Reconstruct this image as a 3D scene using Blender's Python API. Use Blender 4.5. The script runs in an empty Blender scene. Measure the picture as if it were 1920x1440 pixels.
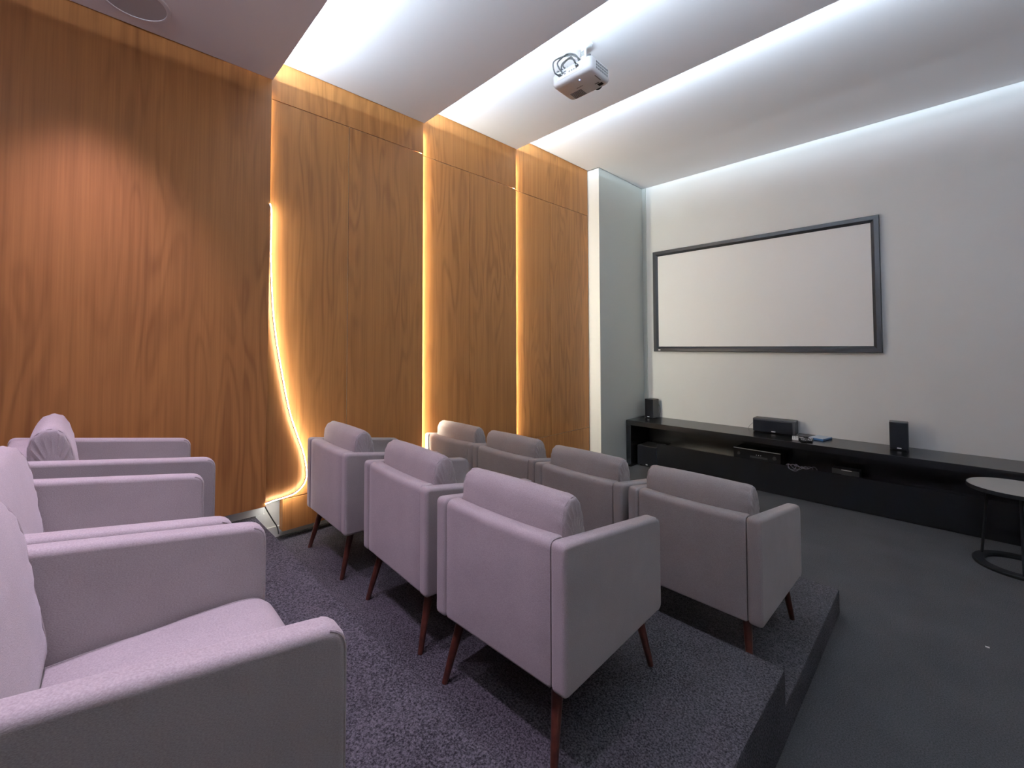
import bpy, bmesh, math, random
from mathutils import Vector, Matrix
from math import sin, cos, pi, radians
random.seed(7)
S = bpy.context.scene
C = S.collection

# ------------------------------------------------------------------ camera
CAM_H = 1.45
cam_d = bpy.data.cameras.new('camera')
cam = bpy.data.objects.new('camera', cam_d); C.objects.link(cam)
cam_d.sensor_width = 36.0
cam_d.lens = 809.73 / 1920 * 36.0
cam_d.shift_y = -(720 - 624.1) / 1920
cam_d.clip_start = 0.02
yaw, pit, rol = radians(45.5061), radians(1.7998), radians(-0.1438)
F = Vector((-sin(yaw) * cos(pit), cos(yaw) * cos(pit), sin(pit)))
R = Vector((cos(yaw), sin(yaw), 0)); U = R.cross(F)
R2 = R * cos(rol) + U * sin(rol); U2 = -R * sin(rol) + U * cos(rol)
M = Matrix((R2, U2, -F)).transposed().to_4x4(); M.translation = Vector((0, 0, CAM_H))
cam.matrix_world = M
S.camera = cam

# ------------------------------------------------------------------ world, exposure
w = bpy.data.worlds.new('world'); S.world = w; w.use_nodes = True
w.node_tree.nodes['Background'].inputs[0].default_value = (0.05, 0.06, 0.09, 1)
w.node_tree.nodes['Background'].inputs[1].default_value = 0.0
S.view_settings.view_transform = 'Standard'
S.view_settings.look = 'None'
S.view_settings.gamma = 1
S.view_settings.use_curve_mapping = False
S.view_settings.exposure = 0.0
S.cycles.max_bounces = 10
S.cycles.diffuse_bounces = 6
S.cycles.sample_clamp_indirect = 6
S.cycles.use_denoising = True

def spot(loc, target, power, color, size=70, blend=.5, r=.05):
    d = bpy.data.lights.new('downlight_or_fill', 'SPOT'); d.energy = power; d.color = color
    d.spot_size = radians(size); d.spot_blend = blend; d.shadow_soft_size = r
    o = bpy.data.objects.new('downlight_or_fill', d); C.objects.link(o); o.location = loc
    o.rotation_euler = (Vector(target) - Vector(loc)).to_track_quat('-Z', 'Y').to_euler()
    return o
LILAC = (.90, .69, 1.0)
spot((-2.48, -.02, 3.05), (-2.46, -.02, 0), 120, LILAC, 74, 1.0)
spot((-1.45, .05, 3.05), (-1.45, .02, 0), 115, LILAC, 84, .9)
spot((-.80, .10, 3.05), (-.86, .10, 0), 95, LILAC, 66, .9)
spot((-2.0, -1.45, 2.92), (-2.0, -1.75, 0), 80, LILAC, 100, .8)  # added fill, bounces lilac light off the back wall
spot((-.9, -1.45, 2.92), (-.9, -1.75, 0), 80, LILAC, 80, .8)  # second added fill, also tilted towards the back wall
# soft ceiling lamp over the aisle and screen end
def area(loc, rot, sx, sy, power, color):
    d = bpy.data.lights.new('ceiling_lamp', 'AREA'); d.shape = 'RECTANGLE'; d.size = sx; d.size_y = sy
    d.energy = power; d.color = color
    o = bpy.data.objects.new('ceiling_lamp', d); C.objects.link(o); o.location = loc; o.rotation_euler = rot
    return o
COOL = (.71, .86, 1.0)
E_COVE = 720.0       # emission of the tape in the ceiling coves
E_REAR_FILL = 1100.0      # added tape, out of view, that brightens the first ceiling band
E_SLOT = 120.0       # tape in the slots of the wood cladding
E_LOOSE = 70.0      # tape hanging loose

# ------------------------------------------------------------------ materials
def nmat(name):
    m = bpy.data.materials.new(name); m.use_nodes = True
    nt = m.node_tree; b = nt.nodes['Principled BSDF']
    return m, nt, b
def mat(name, col, rough=.6, metal=0, spec=.5, em=None, es=0, noise=0, ns=8, bump=0, bs=200):
    m, nt, b = nmat(name)
    b.inputs['Base Color'].default_value = (*col, 1)
    b.inputs['Roughness'].default_value = rough
    b.inputs['Metallic'].default_value = metal
    b.inputs['Specular IOR Level'].default_value = spec
    if em:
        b.inputs['Emission Color'].default_value = (*em, 1); b.inputs['Emission Strength'].default_value = es
    tc = nt.nodes.new('ShaderNodeTexCoord')
    if noise:
        n = nt.nodes.new('ShaderNodeTexNoise'); n.inputs['Scale'].default_value = ns; n.inputs['Detail'].default_value = 4
        nt.links.new(tc.outputs['Object'], n.inputs['Vector'])
        r = nt.nodes.new('ShaderNodeValToRGB')
        r.color_ramp.elements[0].position = .3; r.color_ramp.elements[1].position = .7
        r.color_ramp.elements[0].color = (*[c * (1 - noise) for c in col], 1)
        r.color_ramp.elements[1].color = (*[min(1, c * (1 + noise)) for c in col], 1)
        nt.links.new(n.outputs['Fac'], r.inputs[0]); nt.links.new(r.outputs[0], b.inputs['Base Color'])
    if bump:
        n = nt.nodes.new('ShaderNodeTexNoise'); n.inputs['Scale'].default_value = bs; n.inputs['Detail'].default_value = 3
        nt.links.new(tc.outputs['Object'], n.inputs['Vector'])
        bu = nt.nodes.new('ShaderNodeBump'); bu.inputs['Strength'].default_value = bump; bu.inputs['Distance'].default_value = .002
        nt.links.new(n.outputs['Fac'], bu.inputs['Height']); nt.links.new(bu.outputs[0], b.inputs['Normal'])
    return m

def wood_mat():
    m, nt, b = nmat('wood_laminate'); L = nt.links.new; N = nt.nodes.new
    tc = N('ShaderNodeTexCoord'); oi = N('ShaderNodeObjectInfo')
    mul = N('ShaderNodeVectorMath'); mul.operation = 'SCALE'; mul.inputs['Scale'].default_value = 13.0
    cmb = N('ShaderNodeCombineXYZ')
    L(oi.outputs['Random'], cmb.inputs['Y']); L(oi.outputs['Random'], cmb.inputs['X'])
    L(cmb.outputs[0], mul.inputs[0])
    add = N('ShaderNodeVectorMath'); add.operation = 'ADD'; L(tc.outputs['Object'], add.inputs[0]); L(mul.outputs[0], add.inputs[1])
    mp = N('ShaderNodeMapping'); mp.inputs['Scale'].default_value = (1, 8.5, 1.05); L(add.outputs[0], mp.inputs[0])
    n1 = N('ShaderNodeTexNoise'); n1.inputs['Scale'].default_value = 1.0; n1.inputs['Detail'].default_value = 1.5
    n1.inputs['Roughness'].default_value = .4; n1.inputs['Distortion'].default_value = .25; L(mp.outputs[0], n1.inputs['Vector'])
    k = N('ShaderNodeMath'); k.operation = 'MULTIPLY'; k.inputs[1].default_value = 42; L(n1.outputs['Fac'], k.inputs[0])
    s = N('ShaderNodeMath'); s.operation = 'SINE'; L(k.outputs[0], s.inputs[0])
    k2 = N('ShaderNodeMath'); k2.operation = 'MULTIPLY_ADD'; k2.inputs[1].default_value = .5; k2.inputs[2].default_value = .5; L(s.outputs[0], k2.inputs[0])
    pw = N('ShaderNodeMath'); pw.operation = 'POWER'; pw.inputs[1].default_value = 2.2; L(k2.outputs[0], pw.inputs[0])
    # mask so rings appear in places only
    mp3 = N('ShaderNodeMapping'); mp3.inputs['Scale'].default_value = (1, 3.2, .6); mp3.inputs['Location'].default_value = (5, 3, 1); L(add.outputs[0], mp3.inputs[0])
    n3 = N('ShaderNodeTexNoise'); n3.inputs['Scale'].default_value = 1.0; n3.inputs['Detail'].default_value = 1; L(mp3.outputs[0], n3.inputs['Vector'])
    mr = N('ShaderNodeMapRange'); mr.inputs[1].default_value = .38; mr.inputs[2].default_value = .62; mr.inputs[3].default_value = .06; mr.inputs[4].default_value = .64; L(n3.outputs['Fac'], mr.inputs[0])
    rm = N('ShaderNodeMath'); rm.operation = 'MULTIPLY'; L(pw.outputs[0], rm.inputs[0]); L(mr.outputs[0], rm.inputs[1])
    # fine grain
    mp2 = N('ShaderNodeMapping'); mp2.inputs['Scale'].default_value = (1, 120, 2.2); L(add.outputs[0], mp2.inputs[0])
    n2 = N('ShaderNodeTexNoise'); n2.inputs['Scale'].default_value = 1; n2.inputs['Detail'].default_value = 3; L(mp2.outputs[0], n2.inputs['Vector'])
    mp4 = N('ShaderNodeMapping'); mp4.inputs['Scale'].default_value = (1, 24, .4); L(add.outputs[0], mp4.inputs[0])
    n4 = N('ShaderNodeTexNoise'); n4.inputs['Scale'].default_value = 1; n4.inputs['Detail'].default_value = 2; L(mp4.outputs[0], n4.inputs['Vector'])
    ma = N('ShaderNodeMath'); ma.operation = 'MULTIPLY_ADD'; ma.inputs[1].default_value = -.55; ma.inputs[2].default_value = .55; L(rm.outputs[0], ma.inputs[0])
    mb_ = N('ShaderNodeMath'); mb_.operation = 'MULTIPLY_ADD'; mb_.inputs[1].default_value = .62; L(n2.outputs['Fac'], mb_.inputs[0]); L(ma.outputs[0], mb_.inputs[2])
    mc = N('ShaderNodeMath'); mc.operation = 'MULTIPLY_ADD'; mc.inputs[1].default_value = .7; L(n4.outputs['Fac'], mc.inputs[0]); L(mb_.outputs[0], mc.inputs[2])
    md = N('ShaderNodeMath'); md.operation = 'SUBTRACT'; md.inputs[1].default_value = .56; L(mc.outputs[0], md.inputs[0])
    r = N('ShaderNodeValToRGB'); r.color_ramp.elements[0].position = .1; r.color_ramp.elements[1].position = .85
    r.color_ramp.elements[0].color = (.28, .11, .034, 1); r.color_ramp.elements[1].color = (.50, .220, .066, 1)
    L(md.outputs[0], r.inputs[0]); L(r.outputs[0], b.inputs['Base Color'])
    b.inputs['Roughness'].default_value = .42; b.inputs['Specular IOR Level'].default_value = .35
    return m

def carpet_mat(name, c0, c1, sc, dist=.004):
    m, nt, b = nmat(name); L = nt.links.new; N = nt.nodes.new
    tc = N('ShaderNodeTexCoord')
    n = N('ShaderNodeTexNoise'); n.inputs['Scale'].default_value = sc; n.inputs['Detail'].default_value = 4; n.inputs['Roughness'].default_value = .75
    L(tc.outputs['Object'], n.inputs['Vector'])
    v = N('ShaderNodeTexNoise'); v.inputs['Scale'].default_value = 3; v.inputs['Detail'].default_value = 3; L(tc.outputs['Object'], v.inputs['Vector'])
    mx = N('ShaderNodeMath'); mx.operation = 'MULTIPLY_ADD'; mx.inputs[1].default_value = .18; L(v.outputs['Fac'], mx.inputs[0]); L(n.outputs['Fac'], mx.inputs[2])
    r = N('ShaderNodeValToRGB'); r.color_ramp.elements[0].position = .47; r.color_ramp.elements[1].position = .75
    r.color_ramp.elements[0].color = (*c0, 1); r.color_ramp.elements[1].color = (*c1, 1)
    L(mx.outputs[0], r.inputs[0]); L(r.outputs[0], b.inputs['Base Color'])
    bu = N('ShaderNodeBump'); bu.inputs['Strength'].default_value = .9; bu.inputs['Distance'].default_value = dist
    L(n.outputs['Fac'], bu.inputs['Height']); L(bu.outputs[0], b.inputs['Normal'])
    b.inputs['Roughness'].default_value = .95; b.inputs['Specular IOR Level'].default_value = .1
    return m

def fabric_mat():
    m, nt, b = nmat('woven_fabric'); L = nt.links.new; N = nt.nodes.new
    tc = N('ShaderNodeTexCoord')
    mp = N('ShaderNodeMapping'); mp.inputs['Scale'].default_value = (1, 1, 2.4); L(tc.outputs['Object'], mp.inputs[0])
    n = N('ShaderNodeTexNoise'); n.inputs['Scale'].default_value = 330; n.inputs['Detail'].default_value = 4; L(mp.outputs[0], n.inputs['Vector'])
    v = N('ShaderNodeTexNoise'); v.inputs['Scale'].default_value = 9; v.inputs['Detail'].default_value = 4; L(tc.outputs['Object'], v.inputs['Vector'])
    mx = N('ShaderNodeMath'); mx.operation = 'MULTIPLY_ADD'; mx.inputs[1].default_value = .25; L(v.outputs['Fac'], mx.inputs[0]); L(n.outputs['Fac'], mx.inputs[2])
    r = N('ShaderNodeValToRGB'); r.color_ramp.elements[0].position = .42; r.color_ramp.elements[1].position = .86
    r.color_ramp.elements[0].color = (.32, .29, .282, 1); r.color_ramp.elements[1].color = (.45, .41, .40, 1)
    L(mx.outputs[0], r.inputs[0]); L(r.outputs[0], b.inputs['Base Color'])
    bu = N('ShaderNodeBump'); bu.inputs['Strength'].default_value = .35; bu.inputs['Distance'].default_value = .0015
    L(n.outputs['Fac'], bu.inputs['Height'])
    w2 = N('ShaderNodeTexNoise'); w2.inputs['Scale'].default_value = 7; w2.inputs['Detail'].default_value = 2; L(tc.outputs['Object'], w2.inputs['Vector'])
    b2 = N('ShaderNodeBump'); b2.inputs['Strength'].default_value = .35; b2.inputs['Distance'].default_value = .012
    L(w2.outputs['Fac'], b2.inputs['Height']); L(b2.outputs[0], bu.inputs['Normal']); L(bu.outputs[0], b.inputs['Normal'])
    b.inputs['Roughness'].default_value = .9; b.inputs['Specular IOR Level'].default_value = .15
    b.inputs['Sheen Weight'].default_value = .25; b.inputs['Sheen Roughness'].default_value = .5
    return m

def led(name, col, s): return mat(name, (.8, .8, .8), .5, em=col, es=s)

WOOD = wood_mat()
CARPET = carpet_mat('carpet_tier', (.018, .018, .021), (.16, .153, .168), 170, .006)
CARPET0 = carpet_mat('carpet_floor', (.048, .048, .051), (.105, .105, .108), 190, .003)
FAB = fabric_mat()
PLASTER = mat('white_plaster', (.78, .79, .785), .8, spec=.2, noise=.02, ns=2, bump=.08, bs=60)
CEIL = mat('ceiling_paint', (.82, .81, .83), .85, spec=.2)
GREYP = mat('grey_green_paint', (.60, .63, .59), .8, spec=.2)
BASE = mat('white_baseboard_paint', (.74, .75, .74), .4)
LEG = mat('dark_stained_wood', (.075, .022, .014), .35, noise=.4, ns=40)
BLK = mat('black_wood', (.005, .005, .0065), .26, noise=.35, ns=30, spec=.9)
BLKM = mat('black_matt', (.005, .005, .006), .75, spec=.2)
GRILLE = mat('speaker_cloth', (.006, .0065, .009), .85, spec=.2, bump=.6, bs=900)
GREYB = mat('dark_grey_box', (.035, .035, .037), .45)
FRAME = mat('black_velvet_frame', (.012, .013, .017), .45, spec=.6)
SCREEN = mat('matt_white_screen', (.90, .90, .90), .75, spec=.2)
WHITEP = mat('white_plastic', (.80, .81, .82), .35)
PGREY = mat('white_plastic_underside', (.62, .62, .63), .45)
PDK = mat('grey_vent', (.16, .16, .16), .6)
SILV = mat('silver', (.75, .76, .78), .3, metal=.7)
LOGO = mat('pale_logo', (.8, .8, .82), .3)
BLUE = mat('blue_case', (.05, .16, .36), .4)
BLUET = mat('pale_blue_cover', (.45, .55, .65), .4)
CABLE = mat('black_cable', (.015, .015, .016), .5)
CABLEG = mat('grey_cable', (.22, .21, .26), .5)
TTOP = mat('grey_table_top', (.36, .35, .33), .55, bump=.1, bs=200)
SPKG = mat('ceiling_speaker_grille', (.52, .52, .53), .7)
LED_C = led('led_cove', COOL, E_COVE)
LED_FILL = led('led_rear_fill', (.80, .84, 1.0), E_REAR_FILL)  # glow of the added rear fill tape
LED_W = led('led_slot_weak', (1, .92, .66), E_SLOT * .12)
LED_S = led('led_slot', (1, .94, .76), E_SLOT)
LED_L = led('led_loose', (1, .96, .88), E_LOOSE)
LED_B = led('status_light', (.25, .4, 1), 6)

# ------------------------------------------------------------------ mesh helpers
def box(bm, x0, x1, y0, y1, z0, z1):
    vs = [bm.verts.new((x, y, z)) for z in (z0, z1) for y in (y0, y1) for x in (x0, x1)]
    for f in ((0, 2, 3, 1), (4, 5, 7, 6), (0, 1, 5, 4), (2, 6, 7, 3), (0, 4, 6, 2), (1, 3, 7, 5)):
        bm.faces.new([vs[i] for i in f])
    return vs
def prism_x(bm, prof, x0, x1):
    a = [bm.verts.new((x0, y, z)) for y, z in prof]; b = [bm.verts.new((x1, y, z)) for y, z in prof]
    n = len(prof)
    bm.faces.new(a[::-1]); bm.faces.new(b)
    for i in range(n): bm.faces.new((a[i], a[(i + 1) % n], b[(i + 1) % n], b[i]))
def rounded(poly, rads, seg=6):
    out = []; n = len(poly)
    for i, p in enumerate(poly):
        p = Vector(p); a = (Vector(poly[i - 1]) - p); b = (Vector(poly[(i + 1) % n]) - p); r = rads[i]
        if r <= 0: out.append(tuple(p)); continue
        a.normalize(); b.normalize(); ang = a.angle(b); t = r / math.tan(ang / 2)
        p0 = p + a * t; p2 = p + b * t
        for k in range(seg + 1):
            s = k / seg; out.append(tuple(p0 * (1 - s) ** 2 + p * 2 * s * (1 - s) + p2 * s ** 2))
    return out
def tube(bm, pts, r, n=8, closed=False):
    pts = [Vector(p) for p in pts]; m = len(pts); rings = []
    up = None
    for i, p in enumerate(pts):
        if closed: t = pts[(i + 1) % m] - pts[i - 1]
        else: t = pts[min(i + 1, m - 1)] - pts[max(i - 1, 0)]
        t.normalize()
        if up is None: up = Vector((0, 0, 1)) if abs(t.z) < .9 else Vector((1, 0, 0))
        s = t.cross(up); s.normalize(); up = s.cross(t); up.normalize()
        rr = r[i] if isinstance(r, (list, tuple)) else r
        rings.append([bm.verts.new(p + (s * cos(2 * pi * k / n) + up * sin(2 * pi * k / n)) * rr) for k in range(n)])
    for i in range(m if closed else m - 1):
        A, B = rings[i], rings[(i + 1) % m]
        for k in range(n): bm.faces.new((A[k], A[(k + 1) % n], B[(k + 1) % n], B[k]))
    if not closed: bm.faces.new(rings[0][::-1]); bm.faces.new(rings[-1])
def smooth_path(pts, sub=6):
    P = [Vector(p) for p in pts]; out = []
    for i in range(len(P) - 1):
        p0, p1, p2, p3 = P[max(i - 1, 0)], P[i], P[i + 1], P[min(i + 2, len(P) - 1)]
        for k in range(sub):
            t = k / sub
            out.append(.5 * ((2 * p1) + (-p0 + p2) * t + (2 * p0 - 5 * p1 + 4 * p2 - p3) * t * t + (-p0 + 3 * p1 - 3 * p2 + p3) * t ** 3))
    out.append(P[-1]); return out
def lathe(bm, prof, c=(0, 0, 0), n=48):
    rings = []
    for r, z in prof:
        if r < 1e-5: rings.append([bm.verts.new((c[0], c[1], c[2] + z))])
        else: rings.append([bm.verts.new((c[0] + r * cos(2 * pi * k / n), c[1] + r * sin(2 * pi * k / n), c[2] + z)) for k in range(n)])
    for A, B in zip(rings, rings[1:]):
        for k in range(n):
            k2 = (k + 1) % n
            if len(A) == 1 and len(B) == 1: continue
            if len(A) == 1: bm.faces.new((A[0], B[k2], B[k]))
            elif len(B) == 1: bm.faces.new((A[k], A[k2], B[0]))
            else: bm.faces.new((A[k], A[k2], B[k2], B[k]))
def obj(name, bm, m, parent=None, bevel=0, seg=3, smooth=True, loc=None, rot=None):
    bmesh.ops.recalc_face_normals(bm, faces=bm.faces)
    me = bpy.data.meshes.new(name); bm.to_mesh(me); bm.free(); me.materials.append(m)
    o = bpy.data.objects.new(name, me); C.objects.link(o)
    if parent: o.parent = parent
    if loc: o.location = loc
    if rot: o.rotation_euler = rot
    if bevel:
        b = o.modifiers.new('bevel', 'BEVEL'); b.width = bevel; b.segments = seg; b.limit_method = 'ANGLE'; b.angle_limit = radians(50)
    if smooth:
        for p in me.polygons: p.use_smooth = True
        if not bevel:
            try: me.set_sharp_from_angle(angle=radians(40))
            except Exception: pass
        else:
            wn = o.modifiers.new('wn', 'WEIGHTED_NORMAL'); wn.keep_sharp = True
    return o
def bxo(name, dims, m, parent=None, bevel=0, **k):
    bm = bmesh.new(); box(bm, *dims); return obj(name, bm, m, parent, bevel, **k)
def thing(name, label, cat, loc=(0, 0, 0), rz=0, group=None):
    o = bpy.data.objects.new(name, None); C.objects.link(o); o.empty_display_size = .1
    o.location = loc; o.rotation_euler = (0, 0, rz); return tag(o, label, cat, group)
def tag(o, label, cat, group=None):
    o['label'] = label; o['category'] = cat
    if group: o['group'] = group
    return o
def struct(o): o['kind'] = 'structure'; return o

# ------------------------------------------------------------------ the room
XW = -3.0                      # masonry wall behind the cladding
PX = [-2.87, -2.90, -2.93, -2.96]   # fronts of the four cladding panels, each set back behind the last
Y1, Y2, Y3, Y4, D = .7727, 1.8706, 2.9403, 4.1718, 5.1715
CZ = [3.078, 3.2222, 3.3664, 3.5106]
T1, T2, T3 = .1327, .2634, .4447
TE = [2.928, 1.8524, .732]     # front edges of the three tiers
TX = -.458
XR, YB = 1.35, -1.9
PIL = -2.8085

struct(bxo('floor', (XW - .1, XR + .1, YB - .1, D + .1, -.1, 0), CARPET0, smooth=False))
bm = bmesh.new()
prof = [(YB, 0), (TE[0], 0), (TE[0], T1), (TE[1], T1), (TE[1], T2), (TE[2], T2), (TE[2], T3), (YB, T3)]
prism_x(bm, prof, XW, TX)
struct(obj('floor_stepped', bm, CARPET, bevel=.006, seg=2, smooth=False))
struct(bxo('wall_back', (XW - .1, XR + .1, YB - .1, YB, 0, 3.8), PLASTER, smooth=False))
struct(bxo('wall_right', (XR, XR + .1, YB, D, 0, 3.8), PLASTER, smooth=False))
struct(bxo('wall_front', (XW - .1, XR + .1, D, D + .1, 0, 3.8), PLASTER, smooth=False))
wl = struct(bxo('wall_left', (XW - .1, XW, YB, D, 0, 3.8), PLASTER, smooth=False))
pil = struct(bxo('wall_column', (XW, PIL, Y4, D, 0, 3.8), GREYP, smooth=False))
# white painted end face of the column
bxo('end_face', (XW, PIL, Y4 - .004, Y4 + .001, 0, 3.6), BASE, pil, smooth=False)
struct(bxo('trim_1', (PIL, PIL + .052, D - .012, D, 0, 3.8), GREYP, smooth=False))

# ceiling: four bands plus one added unseen rear band, each higher than the last, with a cove behind each lip
GAP = .009
bm = bmesh.new()
ys = [YB, -.72, Y1, Y2, Y3, D - GAP]; CV = .25
cz = [CZ[0] - .144] + CZ  # lowest band is unseen, added to hold the rear fill tape
cx = [PX[0]] + PX
for k in range(5):
    x0 = cx[k] + GAP
    ya = YB if k == 0 else ys[k] - CV
    yb = ys[k + 1] - (CV if k < 4 else 0)
    if k == 4:
        box(bm, x0, XR, ya, Y4, cz[k], cz[k] + .12); box(bm, PIL + GAP, XR, Y4, yb, cz[k], cz[k] + .12)
        box(bm, x0, PIL + GAP, Y4 - .02, Y4 - .004 , cz[k], cz[k] + .12)
    else:
        box(bm, x0, XR, ya, yb, cz[k], cz[k] + .12)
        box(bm, x0, XR, yb, ys[k + 1] - .012, cz[k], cz[k] + .022)
        box(bm, x0, XR, ys[k + 1] - .012, ys[k + 1], cz[k], cz[k] + .0265)
ceil = struct(obj('ceiling', bm, CEIL, smooth=False))
for k in range(4):
    bxo('led_or_fill_tape', (cx[k] + (1.4 if k == 0 else .03), XR - .02, ys[k + 1] - .124, ys[k + 1] - .110, cz[k] + .022, cz[k] + .026), LED_FILL if k == 0 else LED_C, ceil, smooth=False)  # tape of the rearmost cove is an added fill source
bxo('ceiling_slab', (XW, XR, YB, D, 3.72, 3.8), CEIL, ceil, smooth=False)

# timber cladding on the left wall: boards of the four panels
J = .0018
def board(name, k, y0, y1, z0, z1, th=.008):
    return bxo(name, (PX[k] - th, PX[k], y0 + J, y1 - J, z0 + J, z1 - J), WOOD, wl, bevel=.0012, seg=1, smooth=False)
ZT, ZB = 2.978, .517
board('wood_panel', 0, YB + .01, Y1, .503, 3.4)
OV = .07
board('wood_panel', 1, Y1 - OV, Y2, ZT, 3.4); board('wood_panel', 1, Y1 - OV, 1.268, ZB, ZT); board('wood_panel', 1, 1.268, Y2, ZB, ZT)
board('wood_panel', 2, Y2 - OV, Y3, ZT, 3.5); board('wood_panel', 2, Y2 - OV, 2.36, ZB, ZT); board('wood_panel', 2, 2.36, Y3, ZB, ZT)
board('wood_panel', 3, Y3 - OV, Y4 - .012, ZT, 3.6); board('wood_panel', 3, Y3 - OV, 3.48, ZB, ZT); board('wood_panel', 3, 3.48, Y4 - .012, ZB, ZT)
board('wood_plinth', 1, .872, Y2, .318, ZB - .002, .06)
board('wood_plinth', 2, Y2, Y3, .19, ZB); board('wood_plinth', 3, Y3, Y4 - .012, .19, ZB)
for k, (y, za, zb) in enumerate(((Y1, 2.24, 3.02), (Y2, .53, 3.15), (Y3, .53, 3.3))):
    bxo('led_or_fill_tape', (PX[k] - .028, PX[k] - .010, y - .014, y - .011, za, zb), LED_W if k == 0 else LED_S, wl, smooth=False)

# baseboards
bl = bxo('baseboard_left', (-2.99, -2.925, YB, TE[2] + .045, .4447, .498), BASE, bevel=.002, smooth=False)
struct(bl)
bxo('return_block', (-2.99, -2.925, TE[2] + .003, TE[2] + .05, T2, .4447), BASE, bl, smooth=False)
struct(bxo('baseboard_tier', (XW, -2.985, TE[2] + .05, TE[1], T2, .33), BASE, bevel=.002, smooth=False))
struct(bxo('baseboard_lower', (XW, -2.985, TE[1], Y4, 0, .2), BASE, bevel=.002, smooth=False))
struct(bxo('baseboard_column', (PIL, PIL + .012, Y4, D - .49, 0, .07), BASE, bevel=.002, smooth=False))
struct(bxo('baseboard_right', (XR - .012, XR, YB, D, 0, .07), BASE, smooth=False))

# loose LED tape sagging out of the slot
pp = [(.772, 2.32), (.781, 2.265), (.780, 2.035), (.786, 1.873), (.797, 1.679), (.820, 1.485), (.853, 1.288), (.898, 1.056), (.945, .901), (.985, .778), (1.005, .657), (.993, .593), (.946, .547), (.885, .532), (.825, .528), (.775, .520)]
path = smooth_path([(-2.868, y * .9935, 1.45 + (z - 1.45) * .9935) for i, (y, z) in enumerate(pp)], 8)
ls = thing('led_strip', 'glowing white LED strip sagging loose across the wooden wall panels', 'light strip', (-2.884, .775, .52))
def ribbon(bm, path, nvec_off, w, t, off):
    rings = []
    for i, p in enumerate(path):
        tg = (path[min(i + 1, len(path) - 1)] - path[max(i - 1, 0)]).normalized()
        nx = Vector((1, 0, 0)); s = tg.cross(nx).normalized()
        c = p - s * off
        rings.append([bm.verts.new(c + s * a * t + nx * b * w) for a, b in ((-.5, -.5), (.5, -.5), (.5, .5), (-.5, .5))])
    for A, B in zip(rings, rings[1:]):
        for k in range(4): bm.faces.new((A[k], A[(k + 1) % 4], B[(k + 1) % 4], B[k]))
    bm.faces.new(rings[0][::-1]); bm.faces.new(rings[-1])
lp = [p - Vector((-2.884, .775, .52)) for p in path]
bm = bmesh.new(); ribbon(bm, lp, 0, .008, .003, .0025); obj('lit_side', bm, LED_L, ls, smooth=False)
bm = bmesh.new(); ribbon(bm, lp, 0, .010, .0022, -.0015); obj('tape_backing', bm, CABLEG, ls, smooth=False)
bm = bmesh.new(); tube(bm, smooth_path([(-2.93, .775, .51), (-2.945, .80, .455), (-2.95, .835, .385), (-2.95, .858, .34), (-2.93, .862, .30)], 6), .0035)
tag(obj('power_cable', bm, CABLE), 'thin black cable hanging in the gap beside the wooden plinth', 'cable')

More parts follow.
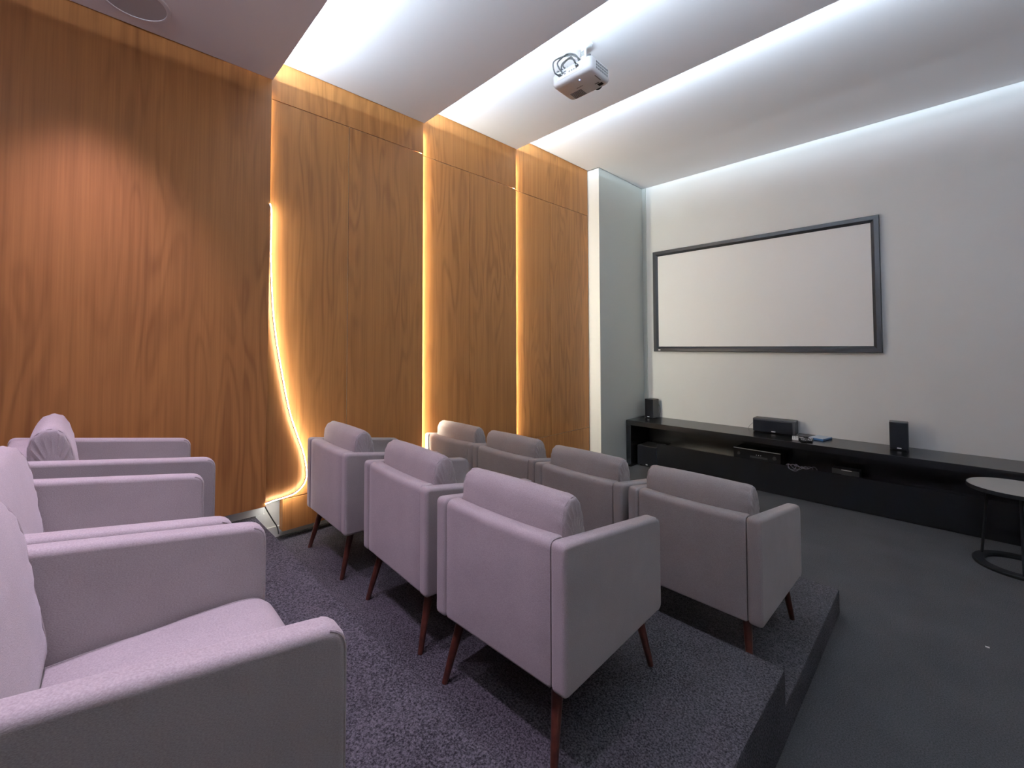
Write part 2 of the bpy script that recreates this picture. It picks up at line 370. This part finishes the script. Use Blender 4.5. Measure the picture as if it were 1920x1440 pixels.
# ------------------------------------------------------------------ armchairs
W, DP, ZTOP, ZBT, ZFT, ZFB, TA = .5821, .5915, .6449, .2266, .5556, .222, .055
def armchair():
    t = thing('armchair', '', 'armchair')
    prof = rounded([(0, ZBT), (DP, ZFB), (DP, ZFT), (0, ZTOP)], [.02, .025, .045, .022])
    pin = rounded([(.004, ZBT + .004), (DP - .004, ZFB + .004), (DP - .004, ZFT - .004), (.004, ZTOP - .004)], [.02, .025, .042, .02])
    for s in (-1, 1):
        bm = bmesh.new(); xa, xb = sorted((s * (W / 2 - TA), s * W / 2)); prism_x(bm, prof, xa, xb)
        a = obj('arm', bm, FAB, t, bevel=.015, seg=5)
        for xx in (xa + .0045, xb - .0045):
            bm = bmesh.new(); tube(bm, [(xx, y, z) for y, z in pin if y > DP - .03], .0024, 6); obj('piping', bm, FAB, a)
    xi = W / 2 - TA
    # backrest with a slightly crowned, rounded top
    bm = bmesh.new()
    back = rounded([(.004, ZBT + .002), (.074, ZBT + .006), (.074, .638), (.004, .642)], [.012, .006, .026, .026], 6)
    n = 10
    rows = []
    for i in range(n + 1):
        u = -1 + 2 * i / n; e = .0045 if abs(u) == 1 else 0; dip = .007 * (1 - u * u)
        cy = .039
        rows.append([bm.verts.new((u * (xi - .0022), cy + (y - cy) * (1 - e * 18), z - (dip + e if z > .58 else -e if z < .26 else 0))) for y, z in back])
    rows.insert(1, [bm.verts.new(((-xi + .008), y, z - (.0003 if z > .58 else 0))) for y, z in back])
    rows.insert(-1, [bm.verts.new(((xi - .008), y, z - (.0003 if z > .58 else 0))) for y, z in back])
    for A, B in zip(rows, rows[1:]):
        for k in range(len(back)):
            k2 = (k + 1) % len(back); bm.faces.new((A[k], A[k2], B[k2], B[k]))
    bm.faces.new(rows[0][::-1]); bm.faces.new(rows[-1])
    obj('backrest', bm, FAB, t)
    # seat base
    bxo('seat_base', (-xi + .001, xi - .001, .07, DP - .03, ZFB + .004, .275), FAB, t, bevel=.008)
    # seat cushion
    cushion('seat_cushion', t, [(.078, .285), (.075, .335), (.085, .378), (.16, .392), (.35, .402), (.50, .400), (.565, .392), (.594, .370), (.604, .335), (.600, .296), (.56, .276), (.30, .276)], xi - .003, .035, .012, .55, .33, wr=0)
    cushion('back_cushion', t, [(.080, .40), (.077, .52), (.074, .62), (.076, .680), (.090, .716), (.120, .733), (.150, .724), (.170, .690), (.184, .640), (.194, .575), (.207, .49), (.214, .42), (.190, .398), (.13, .394)], xi - .003, .028, .012, .16, .56, wr=.006)
    for sx in (-1, 1):
        for (x0, y0, x1, y1) in ((.213, .068, .243, .006), (.225, .52, .246, .585)):
            bm = bmesh.new()
            tube(bm, [(sx * x0, y0, .232), (sx * (x0 + x1) / 2, (y0 + y1) / 2, .118), (sx * x1, y1, .0)], [.0185, .0145, .0105], 14)
            obj('leg', bm, LEG, t)
    return t
def cushion(name, t, prof, hx, er, crown, cy, cz, wr=0):
    """closed YZ outline lofted across x, closing softly at both ends, with a seam cord round each end"""
    P = [Vector(p) for p in prof]; n = len(P); c = Vector((sum(p.x for p in P) / n, sum(p.y for p in P) / n))
    # resample smooth closed outline
    out = []
    for i in range(n):
        p0, p1, p2, p3 = P[i - 1], P[i], P[(i + 1) % n], P[(i + 2) % n]
        for k in range(4):
            s = k / 4
            out.append(.5 * ((2 * p1) + (-p0 + p2) * s + (2 * p0 - 5 * p1 + 4 * p2 - p3) * s * s + (-p0 + 3 * p1 - 3 * p2 + p3) * s ** 3))
    bm = bmesh.new(); rings = []
    xs = [-1, -.985, -.95, -.88, -.75, -.5, -.25, 0, .25, .5, .75, .88, .95, .985, 1]
    rnd = random.Random(3)
    for u in xs:
        d = (1 - abs(u)) * hx
        ins = er * (1 - math.sqrt(max(0, 1 - (max(0, er - d) / er) ** 2))) * .55 if d < er else 0
        cr = crown * (1 - u * u)
        ring = []
        for j, p in enumerate(out):
            v = p - c; L = v.length; q = c + v * ((L - ins + cr * .35) / L)
            wv = wr * math.sin(j * 1.7 + 2.2 * sin(u * 9)) * max(0, abs(u) - .7) / .3 if wr else 0
            q = q + v.normalized() * wv * .5
            ring.append(bm.verts.new((u * hx, q.x, q.y)))
        rings.append(ring)
    m = len(out)
    for A, B in zip(rings, rings[1:]):
        for k in range(m): bm.faces.new((A[k], A[(k + 1) % m], B[(k + 1) % m], B[k]))
    for ring, u in ((rings[0], -1), (rings[-1], 1)):
        inner = [bm.verts.new(((u * (hx + .003)), c.x + (v.co.y - c.x) * .5, c.y + (v.co.z - c.y) * .5)) for v in ring]
        mid = []
        for k, v in enumerate(ring):
            f = .74; amp = .0045 * (1 if k % 3 == 0 else -.4) * (1 if 6 < k % m < m * .62 else .2) if wr else 0
            mid.append(bm.verts.new((u * (hx + .002 + amp), c.x + (v.co.y - c.x) * f, c.y + (v.co.z - c.y) * f)))
        for k in range(m):
            bm.faces.new((ring[k], mid[k], mid[(k + 1) % m], ring[(k + 1) % m]))
            bm.faces.new((mid[k], inner[k], inner[(k + 1) % m], mid[(k + 1) % m]))
        bm.faces.new(inner)
    o = obj(name, bm, FAB, t)
    for p in o.data.polygons: p.use_smooth = True
    for u in (-1, 1):
        bm = bmesh.new(); pts = []
        for p in out:
            v = p - c; L = v.length; q = c + v * ((L - er * .22) / L)
            pts.append((u * (hx - er * .32), q.x, q.y))
        tube(bm, pts, .0028, 6, True)
        obj('piping', bm, FAB, o)
    return o

def dup(root, loc, rz, label, group):
    r = root.copy(); C.objects.link(r); r.location = loc; r.rotation_euler = (0, 0, rz); r['label'] = label; r['group'] = group
    for ch in list(root.children):
        c = ch.copy(); C.objects.link(c); c.parent = r
        for g in ch.children:
            d = g.copy(); C.objects.link(d); d.parent = c
    return r
seats = [
 (-1.0405, .926, T2, 2.0, 'grey armchair seen from behind, largest and nearest of the middle row', 'grey armchairs in the three stepped rows'),
 (-1.7112, .9465, T2, -2.7, 'grey armchair in the centre of the middle row', 'grey armchairs in the three stepped rows'),
 (-2.4539, .9501, T2, -1.65, 'grey armchair of the middle row beside the glowing LED strip', 'grey armchairs in the three stepped rows'),
 (-.8234, 1.8681, T1, -.6, 'grey armchair at the aisle end of the front row, nearest the dark floor', 'grey armchairs in the three stepped rows'),
 (-1.4332, 1.8686, T1, -.45, 'grey front-row armchair directly left of the aisle-end chair', 'grey armchairs in the three stepped rows'),
 (-2.0414, 1.90, T1, -.3, 'grey front-row armchair second from the wooden wall', 'grey armchairs in the three stepped rows'),
 (-2.628, 1.9029, T1, .15, 'grey armchair of the front row closest to the wooden wall, pillow brightly lit', 'grey armchairs in the three stepped rows'),
 (-2.3787, -.2146, T3, .9, 'lilac-lit armchair of the back row against the reddish wood wall', 'grey armchairs in the three stepped rows'),
 (-1.636, -.2955, T3, -2.0, 'lilac-lit armchair in the middle of the back row', 'grey armchairs in the three stepped rows'),
 (-1.0124, -.267, T3, -2.4, 'lilac-lit armchair cut by the lower left picture corner, seat and blue-shaded arm showing', 'grey armchairs in the three stepped rows'),
]
base_chair = armchair()
for i, (x, y, z, r, lab, g) in enumerate(seats):
    if i == 0:
        base_chair.location = (x, y, z); base_chair.rotation_euler = (0, 0, radians(r)); base_chair['label'] = lab; base_chair['group'] = g
    else: dup(base_chair, (x, y, z), radians(r), lab, g)

# ------------------------------------------------------------------ projection screen
t = thing('projection_screen', 'framed white projection screen hung on the front wall', 'screen', (-1.547, D, 1.382))
x0, x1, z0, z1 = -1.108, 1.108, 0, 1.265
FW = .062
bm = bmesh.new()
def frame_ring(a, y): return [bm.verts.new(p) for p in ((x0 + a, y, z0 + a), (x1 - a, y, z0 + a), (x1 - a, y, z1 - a), (x0 + a, y, z1 - a))]
rr = [frame_ring(0, -.003), frame_ring(0, -.040), frame_ring(.004, -.044), frame_ring(.038, -.044), frame_ring(FW, -.026), frame_ring(FW, -.003)]
for A, B in zip(rr, rr[1:]):
    for k in range(4): bm.faces.new((A[k], A[(k + 1) % 4], B[(k + 1) % 4], B[k]))
obj('frame', bm, FRAME, t, smooth=False)
bxo('screen_fabric', (x0 + FW - .002, x1 - FW + .002, -.024, -.006, z0 + FW - .002, z1 - FW + .002), SCREEN, t, smooth=False)
bxo('logo', (x0 + .066, x0 + .092, -.0455, -.0435, z0 + .014, z0 + .026), LOGO, t, smooth=False)

# ------------------------------------------------------------------ media console
YC = D - .4777; TOPZ = .555; TH = .058; XE = XR - .04
t = thing('media_console', 'long low black console running under the projection screen', 'console', (-2.80, D, 0))
def cb(name, x0, x1, y0, y1, z0, z1, m=BLK, bev=.0015, par=None):
    return bxo(name, (x0 + 2.80, x1 + 2.80, y0 - D, y1 - D, z0, z1), m, par or t, bevel=bev, seg=1, smooth=False)
cb('top', -2.80, XE, YC, D - .002, TOPZ - TH, TOPZ)
cb('side_panel', -2.80, -2.738, YC, D - .002, 0, TOPZ - TH)
cb('side_panel', XE - .05, XE, YC, D - .002, 0, TOPZ - TH)
cb('back_panel', -2.737, XE - .051, D - .028, D - .003, .10, TOPZ - TH - .001)
YF = 4.814
fa = cb('front_panel', -2.465, XE - .051, YF, YF + .022, .004, .30)
cb('side_board', -2.465, -2.443, YF + .023, D - .03, .004, .24)
cb('shelf', -2.442, XE - .052, YF + .023, D - .03, .222, .24)

# subwoofer
t = thing('subwoofer', 'black cube subwoofer under the left end of the console', 'subwoofer', (-2.60, 4.82, 0))
bxo('cabinet', (-.125, .122, .004, .26, .012, .245), GREYB, t, bevel=.004)
bxo('front_grille', (-.121, .118, -.006, .004, .016, .241), GRILLE, t, bevel=.003)
bxo('logo', (-.012, .012, -.008, -.0055, .022, .032), LOGO, t, smooth=False)
for dx in (-.09, .09):
    for dy in (.03, .23): bxo('foot', (dx - .012, dx + .012, dy - .012, dy + .012, 0, .0125), BLKM, t, smooth=False)

def satellite(x, y, rz, label):
    t = thing('bookshelf_speaker', label, 'speaker', (x, y, TOPZ), radians(rz), 'small speakers on the console')
    bxo('cabinet', (-.062, .062, -.045, .075, .006, .236), GREYB, t, bevel=.006)
    bm = bmesh.new(); pr = []
    for k in range(9):
        u = -1 + k / 4; pr.append((u * .057, -.045 - .016 * (1 - u * u)))
    a = [bm.verts.new((px, py, .009)) for px, py in pr]; b = [bm.verts.new((px, py, .233)) for px, py in pr]
    bm.faces.new(a[::-1] ); bm.faces.new(b); 
    for k in range(8): bm.faces.new((a[k], a[k + 1], b[k + 1], b[k]))
    bm.faces.new((a[8], a[0], b[0], b[8])); obj('front_grille', bm, GRILLE, t)
    bxo('logo', (-.014, .014, -.0635, -.0595, .016, .024), LOGO, t, smooth=False)
    bxo('base', (-.045, .045, -.04, .06, 0, .0065), BLKM, t, smooth=False)
    bm = bmesh.new(); tube(bm, smooth_path([(.03, .07, .18), (.05, .10, .15), (.06, .105, .08), (.055, .09, .02), (.05, .11, .006)], 5), .0022, 6)
    obj('speaker_wire', bm, CABLE, t)
satellite(-2.655, 5.045, -6, 'small upright black speaker in the corner at the left end of the console')
satellite(-.338, 5.01, 3, 'small upright black speaker on the console right of the screen edge')
t = thing('centre_speaker', 'wide black centre speaker lying on the console below the screen', 'speaker', (-1.30, 5.09, TOPZ), radians(2))
bxo('cabinet', (-.19, .19, -.075, .07, .004, .140), GREYB, t, bevel=.008)
bxo('front_grille', (-.182, .166, -.084, -.075, .008, .124), GRILLE, t, bevel=.004)
bxo('logo', (-.018, .018, -.0865, -.0835, .014, .023), LOGO, t, smooth=False)
bxo('foot', (-.15, .15, -.05, .05, 0, .0045), BLKM, t, smooth=False)
bm = bmesh.new(); tube(bm, smooth_path([(-.17, .06, .07), (-.21, .06, .075), (-.25, .05, .035), (-.27, .06, .004)], 6), .002, 6)
obj('speaker_wire', bm, CABLEG, t)

def remote(name, x, y, rz, L, Wd, m, mb, lab, dark):
    t = thing(name, lab, 'remote control', (x, y, TOPZ), radians(rz), 'remote controls on the console')
    bxo('body', (-Wd / 2, Wd / 2, -L / 2, L / 2, .001, .016), m, t, bevel=.004)
    for j in range(6):
        for i in range(3):
            if (i + j) % 4 == 3: continue
            cx, cy = (-1 + i) * Wd * .28, L * (-.38 + .14 * j)
            bxo('button', (cx - .004, cx + .004, cy - .004, cy + .004, .0155, .0175), mb, t, smooth=False)
    bxo('keypad_patch', (-Wd * .36, Wd * .36, L * .34, L * .42, .0155, .0168), mb, t, smooth=False)
remote('remote_control', -1.075, 4.865, 12, .17, .05, WHITEP, PDK, 'white remote control on the console beside the centre speaker', 0)
remote('remote_control', -1.012, 4.845, 20, .19, .046, BLKM, LOGO, 'black remote control touching the white one', 1)
remote('remote_control', -.955, 4.87, 8, .18, .044, BLKM, LOGO, 'black remote control with silver keys nearest the blue case', 1)
tag(bxo('tray', (-1.105, -.965, 5.03, 5.155, TOPZ + .0005, TOPZ + .012), GREYB, bevel=.004), 'flat dark grey tray against the wall by the centre speaker', 'tray')
t = thing('disc_case', 'flat blue case with pale top on the console right of the remotes', 'case', (-.905, 5.03, TOPZ), radians(-14))
bxo('case', (-.062, .062, -.09, .09, .001, .017), BLUE, t, bevel=.002)
bxo('cover', (-.058, .058, -.086, .086, .017, .0195), BLUET, t, smooth=False)

# av receiver, cables, small box behind the front panel
t = thing('av_receiver', 'black receiver with silver trim line standing inside the console', 'receiver', (-1.425, 4.90, .24))
bxo('body', (-.215, .215, .004, .24, .006, .140), BLKM, t, bevel=.003)
bxo('fascia', (-.217, .217, -.006, .004, .006, .142), BLKM, t, bevel=.002)
bxo('silver_trim', (-.217, .217, -.008, -.005, .138, .146), SILV, t, smooth=False)
for dx in (.00, .02, .04): bxo('button', (dx - .003, dx + .003, -.009, -.005, .092, .097), LOGO, t, smooth=False)
for dx, r_ in ((.165, .017), (-.165, .014)):
    bm = bmesh.new(); tube(bm, [(dx, -.006, .09), (dx, -.022, .09)], r_, 20); obj('knob', bm, GREYB, t)
bxo('display', (-.06, .10, -.0075, -.005, .062, .082), GREYB, t, smooth=False)
for dx in (-.18, .18):
    for dy in (.03, .21): bxo('foot', (dx - .01, dx + .01, dy - .01, dy + .01, 0, .0065), BLKM, t, smooth=False)
bm = bmesh.new(); rn = random.Random(5)
for j, (xa, xb, sag, dz) in enumerate(((-1.17, -1.0, .030, 0), (-1.15, -.97, .012, .004), (-1.13, -.93, -.012, .006), (-1.10, -.90, -.006, .012), (-1.16, -1.04, .018, .008))):
    xm = (xa + xb) / 2
    pts = [(xa, 4.88, .262), (xa + .03, 4.83, .310 + dz), (xm - .02, 4.806 - .002 * j, .300 - sag), (xm + .03, 4.806 - .002 * j, .298 - sag), (xb - .02, 4.83, .312 + dz), (xb, 4.89, .27)]
    tube(bm, smooth_path(pts, 8), .0021, 6)
tag(obj('cable_bundle', bm, CABLEG), 'tangle of grey cables spilling over the console front panel', 'cables')
t = thing('media_box', 'small black box with bright edge inside the console, right of the cables', 'media box', (-.70, 4.90, .24))
bxo('body', (-.10, .10, 0, .12, .002, .088), GREYB, t, bevel=.003)
bxo('edge_strip', (-.03, .045, -.003, 0, .081, .0875), LOGO, t, smooth=False)
bxo('foot', (-.08, .08, .01, .11, 0, .0025), BLKM, t, smooth=False)

# ------------------------------------------------------------------ side table
t = thing('side_table', 'round grey-topped side table with black ring base at the right edge', 'table', (.28, 4.35, 0))
bm = bmesh.new(); lathe(bm, [(0, .498), (.228, .498), (.233, .502), (.233, .517), (.230, .520), (0, .520)]); obj('table_top', bm, TTOP, t)
bm = bmesh.new(); lathe(bm, [(.20, .494), (.236, .494), (.236, .519), (.234, .519), (.234, .4975), (.20, .4975), (.20, .494)]); obj('rim', bm, BLKM, t)
bm = bmesh.new(); n = 48; lathe(bm, [(.162, .0), (.216, .0), (.220, .006), (.220, .016), (.214, .022), (.166, .022), (.160, .016), (.160, .006), (.162, .0)]); obj('ring_base', bm, BLKM, t)
for a in (150, 270, 30):
    bm = bmesh.new(); ca, sa = cos(radians(a)), sin(radians(a))
    tube(bm, [(.195 * ca, .195 * sa, .018), (.15 * ca, .15 * sa, .496)], .008, 10); obj('leg', bm, BLKM, t)

# ------------------------------------------------------------------ projector
t = thing('projector', 'white projector hanging upside down from the ceiling on a short pole', 'projector', (-1.635, 2.235, CZ[2]), radians(1.5))
zb, zt = 3.128 - CZ[2], 3.222 - CZ[2]
bm = bmesh.new()
def pring(z, ins):
    xa, xb, ya, yb = -.152 + ins, .150 - ins, -.108 + ins, .112 - ins; r = .03; out = []
    pts = rounded([(xa, ya), (xb, ya), (xb, yb), (xa, yb)], [r, r, r, r], 5)
    return [bm.verts.new((x, y + (.010 * (1 - (x / .15) ** 2) if y > 0 else 0), z)) for x, y in pts]
rg = [pring(zb + .0, .016), pring(zb + .006, .006), pring(zb + .020, .0), pring(zt - .02, .0), pring(zt - .004, .008), pring(zt, .016)]
for A, B in zip(rg, rg[1:]):
    for k in range(len(A)): bm.faces.new((A[k], A[(k + 1) % len(A)], B[(k + 1) % len(A)], B[k]))
bm.faces.new(rg[0][::-1]); bm.faces.new(rg[-1])
pb = obj('body', bm, PGREY, t)
bxo('port_panel', (-.105, .085, -.1095, -.105, zb + .028, zb + .075), WHITEP, t, bevel=.001)
for x in (-.07, -.045, -.01, .008, .024, .042): bxo('port', (x - .005, x + .005, -.1112, -.109, zb + .045, zb + .053), PDK, t, smooth=False)
bxo('port', (-.08, -.035, -.1115, -.109, zb + .060, zb + .067), PDK, t, smooth=False)
bm = bmesh.new()
for i in range(9): box(bm, -.107 + .010 * i, -.101 + .010 * i, .028, .098, zb - .0015, zb + .004)
obj('bottom_vent', bm, PDK, t, smooth=False)
bm = bmesh.new()
for i in range(6):
    for j in range(3): box(bm, .149, .1515, -.055 + .023 * i, -.038 + .023 * i, zb + .024 + .018 * j, zb + .036 + .018 * j)
obj('side_vent', bm, PDK, t, smooth=False)
bxo('lens_control', (.085, .118, .058, .084, zb - .0015, zb + .004), BLKM, t, smooth=False)
bxo('lens_control', (.075, .105, .045, .050, zb - .0015, zb + .004), BLKM, t, smooth=False)
bxo('logo', (-.035, .012, .002, .008, zb - .001, zb + .004), PDK, t, smooth=False)
bxo('logo', (.122, .128, -.03, .035, zb - .001, zb + .004), PDK, t, smooth=False)
bm = bmesh.new(); lathe(bm, [(0, 0), (.0042, 0), (.0042, .006), (0, .006)], (.030, -.058, zb - .002), 16); obj('status_light', bm, LED_B, t)
bm = bmesh.new(); tube(bm, [(.045, .118, (zb + zt) / 2), (.045, .140, (zb + zt) / 2)], .032, 24); obj('lens', bm, BLKM, t)
for x, y in ((-.12, -.085), (.12, -.085), (.0, .095)):
    bm = bmesh.new(); lathe(bm, [(0, 0), (.011, 0), (.011, .012), (0, .012)], (x, y, zt), 14); obj('foot', bm, GREYB, t)
mt = bxo('mount_plate', (-.06, .09, -.05, .05, zt + .0005, zt + .012), WHITEP, t, bevel=.003)
bm = bmesh.new(); tube(bm, [(.035, -.015, zt + .01), (.035, -.015, -.012)], .0165, 20); po = obj('mount_pole', bm, WHITEP, t)
bm = bmesh.new()
for i in range(3): box(bm, .0205 + i * .0105, .027 + i * .0105, -.0345, -.0305, -.075, -.048)
box(bm, .0205, .048, -.0345, -.0305, -.048, -.041)
obj('mark', bm, PDK, po, smooth=False)
bm = bmesh.new(); lathe(bm, [(0, -.020), (.018, -.020), (.026, -.012), (.052, -.008), (.058, 0), (0, 0)], (.035, -.015, 0), 32); obj('ceiling_flange', bm, WHITEP, t)
cc = [
 [(-.082, -.115, zb + .05), (-.095, -.150, zb + .06), (-.105, -.150, zb + .13), (-.085, -.09, zb + .185), (-.03, -.05, zb + .19), (.015, -.035, zb + .15), (.02, -.03, zb + .105)],
 [(-.055, -.115, zb + .05), (-.075, -.145, zb + .10), (-.09, -.11, zb + .155), (-.05, -.07, zb + .20), (.0, -.05, zb + .175), (.018, -.04, zb + .12)],
 [(.052, -.115, zb + .055), (.045, -.14, zb + .08), (.01, -.12, zb + .125), (-.04, -.09, zb + .150), (-.09, -.08, zb + .145), (-.10, -.07, zb + .12), (-.07, -.06, zb + .11), (.0, -.05, zb + .12)],
 [(-.06, -.09, zb + .10), (-.075, -.09, zb + .13), (-.04, -.075, zb + .16), (-.005, -.06, zb + .14), (-.01, -.07, zb + .105), (-.045, -.085, zb + .10)]]
for i, c_ in enumerate(cc):
    bm = bmesh.new(); tube(bm, smooth_path(c_, 8), .0045, 8); obj('cable', bm, CABLE, t)
for x, z in ((-.082, .05), (.052, .055)): bxo('cable_plug', (x - .009, x + .009, -.128, -.110, zb + z - .006, zb + z + .006), GREYB, t, bevel=.002)

# ------------------------------------------------------------------ ceiling speaker
t = thing('ceiling_speaker', 'round flush speaker grille in the ceiling at the upper left', 'speaker', (-2.655, .125, CZ[0]))
bm = bmesh.new(); lathe(bm, [(.0, -.001), (.118, -.001), (.122, -.003), (0, -.0035)], n=56); obj('grille', bm, SPKG, t)
bm = bmesh.new(); lathe(bm, [(.119, 0), (.119, -.006), (.126, -.007), (.136, -.004), (.138, 0)], n=56); obj('rim', bm, CEIL, t)
tag(bxo('paper_scrap', (.078, .092, 3.105, 3.113, .001, .004), WHITEP, smooth=False), 'tiny white scrap on the dark carpet of the aisle', 'paper scrap')
